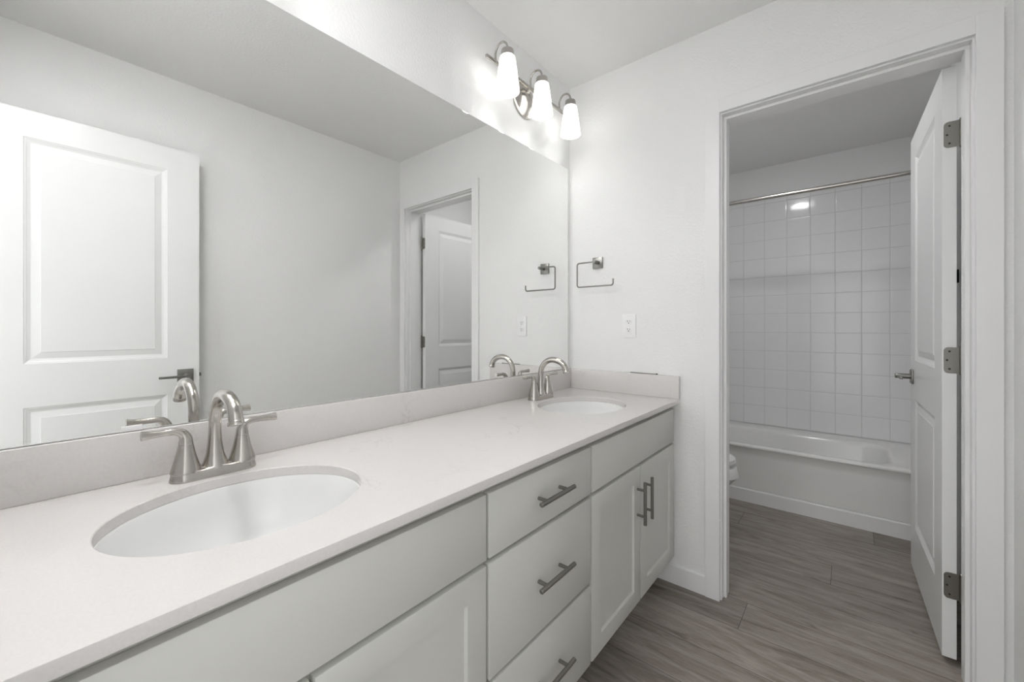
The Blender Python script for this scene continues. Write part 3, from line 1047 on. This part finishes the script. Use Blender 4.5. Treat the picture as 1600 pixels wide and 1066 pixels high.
# ------------------------------------------------------------------ vanity light
vl = thing('vanity_light', (0, 1.498, 2.1965), 'three-lamp brushed nickel wall light above the mirror with frosted shades', 'wall light')
b = nb(); lathe(b, [(0.0, 0.032), (0.022, 0.031), (0.042, 0.026), (0.058, 0.018), (0.066, 0.012), (0.069, 0.010), (0.077, 0.009), (0.079, 0.006), (0.079, 0.0005), (0, 0.0005)], (0, 0, 0.004), 48, axis='x')
obj('backplate', b, M['nickel'], vl, 35)
BX, BZ = 0.040, 0.052
b = nb(); box(b, BX - 0.0055, BX + 0.0055, -0.295, 0.295, BZ - 0.0065, BZ + 0.0065, 0.0012)
tube(b, [(0.008, 0, 0.030), (BX, 0, BZ - 0.004)], 0.010, 16)
obj('bar', b, M['nickel'], vl, 40)
LX = 0.105
for y in (-0.238, 0.0, 0.242):
    b = nb()
    hw = (LX - BX) / 2
    ar = [(BX, y, BZ + 0.004), (BX, y, 0.082)] + [(BX + hw - hw * cos(a), y, 0.082 + 0.038 * sin(a)) for a in [k * pi / 14 for k in range(1, 14)]] + [(LX, y, 0.082), (LX, y, 0.074)]
    tube(b, ar, 0.0045, 14)
    obj('arm', b, M['nickel'], vl, 40)
    b = nb(); lathe(b, [(0, 0.0785), (0.010, 0.078), (0.0205, 0.0765), (0.0245, 0.0735), (0.0258, 0.069), (0.0258, 0.0475), (0.0250, 0.0445), (0, 0.0445)], (LX, y, 0), 32)
    obj('socket_cap', b, M['nickel'], vl, 40)
    b = nb()
    lathe(b, [(0.0240, 0.0490), (0.0280, 0.0475), (0.0310, 0.0435), (0.0335, 0.030), (0.0385, -0.010), (0.0450, -0.060), (0.0490, -0.0915), (0.0480, -0.0940),
              (0.0468, -0.0915), (0.0428, -0.060), (0.0364, -0.010), (0.0314, 0.028), (0.0290, 0.0415), (0.0265, 0.0450), (0.0240, 0.0460)], (LX, y, 0), 40, closed_ends=False)
    sh = obj('lamp_shade', b, M['shade'], vl, 60)
    b = nb(); lathe(b, [(0, -0.056), (0.009, -0.0545), (0.0170, -0.049), (0.0215, -0.040), (0.0225, -0.031), (0.020, -0.020), (0.0155, -0.010), (0.012, -0.002), (0, -0.002)], (LX, y, 0), 24)
    obj('bulb', b, M['bulb'], sh, 60)
    b = nb(); lathe(b, [(0, -0.003), (0.0115, -0.003), (0.0125, 0.012), (0.0125, 0.044), (0, 0.044)], (LX, y, 0), 20)
    obj('socket', b, M['plastic'], sh, 40)
vl2 = copy_tree(vl)
vl2.location = (0, 0.11, 2.2)
vl2['label'] = 'three-lamp brushed nickel wall light over the sink in the foreground'

def ceiling_light(x, y, sc, mat, label):
    cl = thing('ceiling_light', (x, y, H), label, 'ceiling light')
    b = nb(); lathe(b, [(0, -0.0004), (0.105 * sc, -0.0004), (0.105 * sc, -0.012), (0.098 * sc, -0.016), (0.090 * sc, -0.014), (0, -0.014)], (0, 0, 0), 40)
    obj('base_ring', b, M['trim'], cl, 40)
    b = nb(); lathe(b, [(0, -0.0145), (0.0895 * sc, -0.0145), (0.086 * sc, -0.022), (0.06 * sc, -0.028), (0, -0.031)], (0, 0, 0), 40)
    obj('diffuser', b, mat, cl, 60)
ceiling_light(0.78, 2.45, 1.0, M['ceiling_lamp'], 'round flush ceiling light of the toilet room')
ceiling_light(0.50, 0.10, 1.5, M['ceiling_fill_vanity'], 'unseen wide round fill light added on the ceiling over the vanity room')  # added fill out of view, shaped like a fixture, to even the lighting

# ------------------------------------------------------------------ towel ring
tr = thing('towel_ring', (0.171, D, 1.486), 'open rectangular brushed nickel towel ring on the wall beside the mirror', 'towel ring')
b = nb(); box(b, -0.0275, 0.0275, -0.010, -0.0002, -0.0285, 0.0285, 0.0015)
obj('mount', b, M['hardware'], tr, 35)
b = nb(); tube(b, [(0.004, -0.008, 0.000), (0.004, -0.056, 0.000)], [0.010, 0.0085], 20)
tube(b, [(0.004, -0.052, 0.0), (0.004, -0.058, 0.0)], [0.0085, 0.0065], 20)
obj('post', b, M['hardware'], tr, 40)
b = nb()
yy = -0.047
x0, x1, zt, zb, r = -0.0965, 0.1045, 0.0005, -0.1225, 0.012
path = [(0.006, zt), (-0.03, zt)] + arc(x0 + r, zt - r, r, pi / 2, pi, 6) + arc(x0 + r, zb + r, r, pi, 1.5 * pi, 6) + arc(x1 - r, zb + r, r, -pi / 2, 0, 6) + [(x1, zb + 0.031)]
tube(b, [(x, yy, z) for x, z in path], 0.0038, 12)
obj('ring', b, M['hardware'], tr, 40)

# ------------------------------------------------------------------ outlet
ou = thing('wall_outlet', (0.337, D, 1.164), 'white double wall outlet to the right of the towel ring', 'outlet')
b = nb(); prism(b, rrect(0.070, 0.115, 0.003, 4), -0.0055, -0.0002, 'y', 0.0012)
obj('cover_plate', b, M['plastic'], ou, 35)
for dz in (0.0195, -0.0195):
    b = nb()
    o_ = [(0.0172 * cos(a), max(-0.0118, min(0.0118, 0.0172 * sin(a))) + dz) for a in [2 * pi * k / 40 for k in range(40)]]
    prism(b, o_, -0.0072, -0.0050, 'y', 0.0004)
    rc = obj('receptacle', b, M['plastic'], ou, 35)
    b = nb()
    box(b, -0.0072, -0.0050, -0.0076, -0.0070, dz - 0.001, dz + 0.0075)
    box(b, 0.0050, 0.0070, -0.0076, -0.0070, dz, dz + 0.0065)
    lathe(b, [(0, -0.0004), (0.0026, -0.0004), (0.0026, 0.0004), (0, 0.0004)], (0, -0.0072, dz - 0.0062), 14, axis='y')
    obj('slots', b, M['dark'], rc)
b = nb(); lathe(b, [(0, -0.0012), (0.0022, -0.001), (0.003, 0.0)], (0, -0.0055, 0), 14, axis='y')
obj('screw', b, M['plastic'], ou)

# ------------------------------------------------------------------ bathtub and shower rod
TY0, TY1, TZ = 3.098, TUBWALL - 0.0105, 0.375
def build_tub():
    bm = bmesh.new()
    x0, x1 = 0.0105, W - 0.0105
    n = 10
    def ring(xa, xb, ya, yb, r, z):
        return [bm.verts.new((x, y, z)) for x, y in rrect(xb - xa, yb - ya, r, n, (xa + xb) / 2, (ya + yb) / 2)]
    e = 0.012
    rings = [ring(x0, x1, TY0 + 0.016, TY1, 0.001, 0.0), ring(x0, x1, TY0 + 0.012, TY1, 0.001, 0.30), ring(x0, x1, TY0 + 0.010, TY1, 0.001, TZ - 0.030),
             ring(x0, x1, TY0 + 0.001, TY1, 0.002, TZ - 0.020),
             ring(x0, x1, TY0 - 0.004, TY1, 0.003, TZ - 0.013), ring(x0, x1, TY0 - 0.003, TY1, 0.004, TZ - 0.005), ring(x0, x1, TY0 + 0.003, TY1, 0.006, TZ)]
    ix0, ix1, iy0, iy1 = 0.16, 1.35, TY0 + 0.060, 3.665
    rings += [ring(ix0 - 0.02, ix1 + 0.02, iy0 - 0.012, iy1 + 0.02, 0.13, TZ - 0.0005), ring(ix0 - 0.006, ix1 + 0.006, iy0 - 0.004, iy1 + 0.006, 0.125, TZ - 0.003),
              ring(ix0 + 0.004, ix1 - 0.004, iy0 + 0.002, iy1 - 0.006, 0.12, TZ - 0.012), ring(ix0 + 0.012, ix1 - 0.008, iy0 + 0.006, iy1 - 0.014, 0.115, TZ - 0.032),
              ring(ix0 + 0.10, ix1 - 0.045, iy0 + 0.035, iy1 - 0.050, 0.10, 0.13), ring(ix0 + 0.14, ix1 - 0.07, iy0 + 0.06, iy1 - 0.075, 0.09, 0.075),
              ring(ix0 + 0.19, ix1 - 0.12, iy0 + 0.11, iy1 - 0.125, 0.07, 0.058)]
    m = len(rings[0])
    for A, B in zip(rings, rings[1:]):
        for k in range(m):
            bm.faces.new((A[k], A[(k + 1) % m], B[(k + 1) % m], B[k]))
    bm.faces.new(rings[-1]); bm.faces.new(rings[0][::-1])
    bmesh.ops.recalc_face_normals(bm, faces=bm.faces)
    return bm
tub = obj('bathtub', build_tub(), M['acrylic'], None, 40)
tag(tub, 'white alcove bathtub below the tiled wall in the toilet room', 'bathtub')
b = nb(); lathe(b, [(0, 0), (0.030, 0), (0.030, 0.004), (0.024, 0.006), (0, 0.004)], (1.10, 3.40, 0.0575), 28)
obj('drain', b, M['chrome'], tub, 40)

sr = thing('shower_rod', (0, 3.10, 1.9985), 'straight metal shower curtain rod above the bathtub', 'curtain rod')
b = nb(); tube(b, [(0.012, 0, 0), (W - 0.012, 0, 0)], 0.0130, 20)
obj('rod', b, M['chrome'], sr, 40)
for x, s in ((0.0102, 1), (W - 0.0102, -1)):
    b = nb(); lathe(b, [(0.0, 0), (0.028, 0), (0.028, s * 0.004), (0.020, s * 0.016), (0.0135, s * 0.020), (0, s * 0.020)], (x, 0, 0), 28, axis='x')
    obj('flange', b, M['chrome'], sr, 40)

# ------------------------------------------------------------------ toilet (mostly hidden by the door jamb)
to = thing('toilet', (0.0, 2.53, 0.0), 'white toilet peeking out beside the door jamb in front of the bathtub', 'toilet')
def egg(cx, front, back, hw, z, n=40):
    """outline of a toilet bowl seen from above; long axis along x"""
    o = []
    for k in range(n):
        a = 2 * pi * k / n
        c, s = cos(a), sin(a)
        lx = front if c > 0 else back
        o.append((cx + lx * c, hw * s * (1 - 0.08 * max(0, c)), z))
    return o
def loft(rings, cap0=True, cap1=True):
    t = bmesh.new()
    R = [[t.verts.new(p) for p in r] for r in rings]
    m = len(R[0])
    for A, B in zip(R, R[1:]):
        for k in range(m):
            t.faces.new((A[k], A[(k + 1) % m], B[(k + 1) % m], B[k]))
    if cap0: t.faces.new(R[0][::-1])
    if cap1: t.faces.new(R[-1])
    bmesh.ops.recalc_face_normals(t, faces=t.faces)
    return t
TF = 0.698                       # bowl front
b = nb()
absorb(b, loft([egg(0.38, 0.185, 0.24, 0.105, 0.0), egg(0.38, 0.185, 0.24, 0.105, 0.015), egg(0.38, 0.165, 0.23, 0.092, 0.08), egg(0.385, 0.175, 0.22, 0.095, 0.17),
                egg(0.41, 0.215, 0.20, 0.130, 0.25), egg(0.43, 0.248, 0.19, 0.168, 0.315), egg(0.43, TF - 0.43, 0.19, 0.182, 0.332), egg(0.43, TF - 0.432, 0.19, 0.181, 0.345), egg(0.43, TF - 0.443, 0.19, 0.176, 0.380),
                egg(0.43, TF - 0.448, 0.185, 0.172, 0.384), egg(0.43, 0.18, 0.13, 0.12, 0.382), egg(0.43, 0.15, 0.10, 0.09, 0.30), egg(0.42, 0.08, 0.06, 0.05, 0.22)]))
box(b, 0.03, 0.26, -0.105, 0.105, 0.20, 0.385, 0.02, 3)
obj('bowl', b, M['porcelain'], to, 50)
b = nb()
absorb(b, loft([egg(0.43, TF - 0.452, 0.20, 0.174, 0.397), egg(0.43, TF - 0.449, 0.20, 0.177, 0.401), egg(0.43, TF - 0.449, 0.20, 0.177, 0.411), egg(0.43, TF - 0.453, 0.20, 0.174, 0.414)]))
obj('seat', b, M['plastic'], to, 50)
b = nb()
absorb(b, loft([egg(0.43, TF - 0.452, 0.215, 0.174, 0.4155), egg(0.43, TF - 0.450, 0.215, 0.176, 0.420), egg(0.43, TF - 0.452, 0.215, 0.174, 0.427), egg(0.43, TF - 0.475, 0.20, 0.155, 0.436), egg(0.43, 0.12, 0.12, 0.08, 0.440)]))
obj('lid', b, M['plastic'], to, 50)
b = nb(); box(b, 0.008, 0.195, -0.22, 0.22, 0.386, 0.72, 0.02, 3)
tk = obj('tank', b, M['porcelain'], to, 40)
b = nb(); box(b, 0.004, 0.203, -0.228, 0.228, 0.721, 0.755, 0.008, 3)
obj('tank_lid', b, M['porcelain'], tk, 40)
b = nb(); tube(b, [(0.195, -0.16, 0.66), (0.212, -0.16, 0.66)], 0.010, 14); box(b, 0.208, 0.216, -0.17, -0.10, 0.653, 0.667, 0.003)
obj('flush_handle', b, M['chrome'], tk, 40)
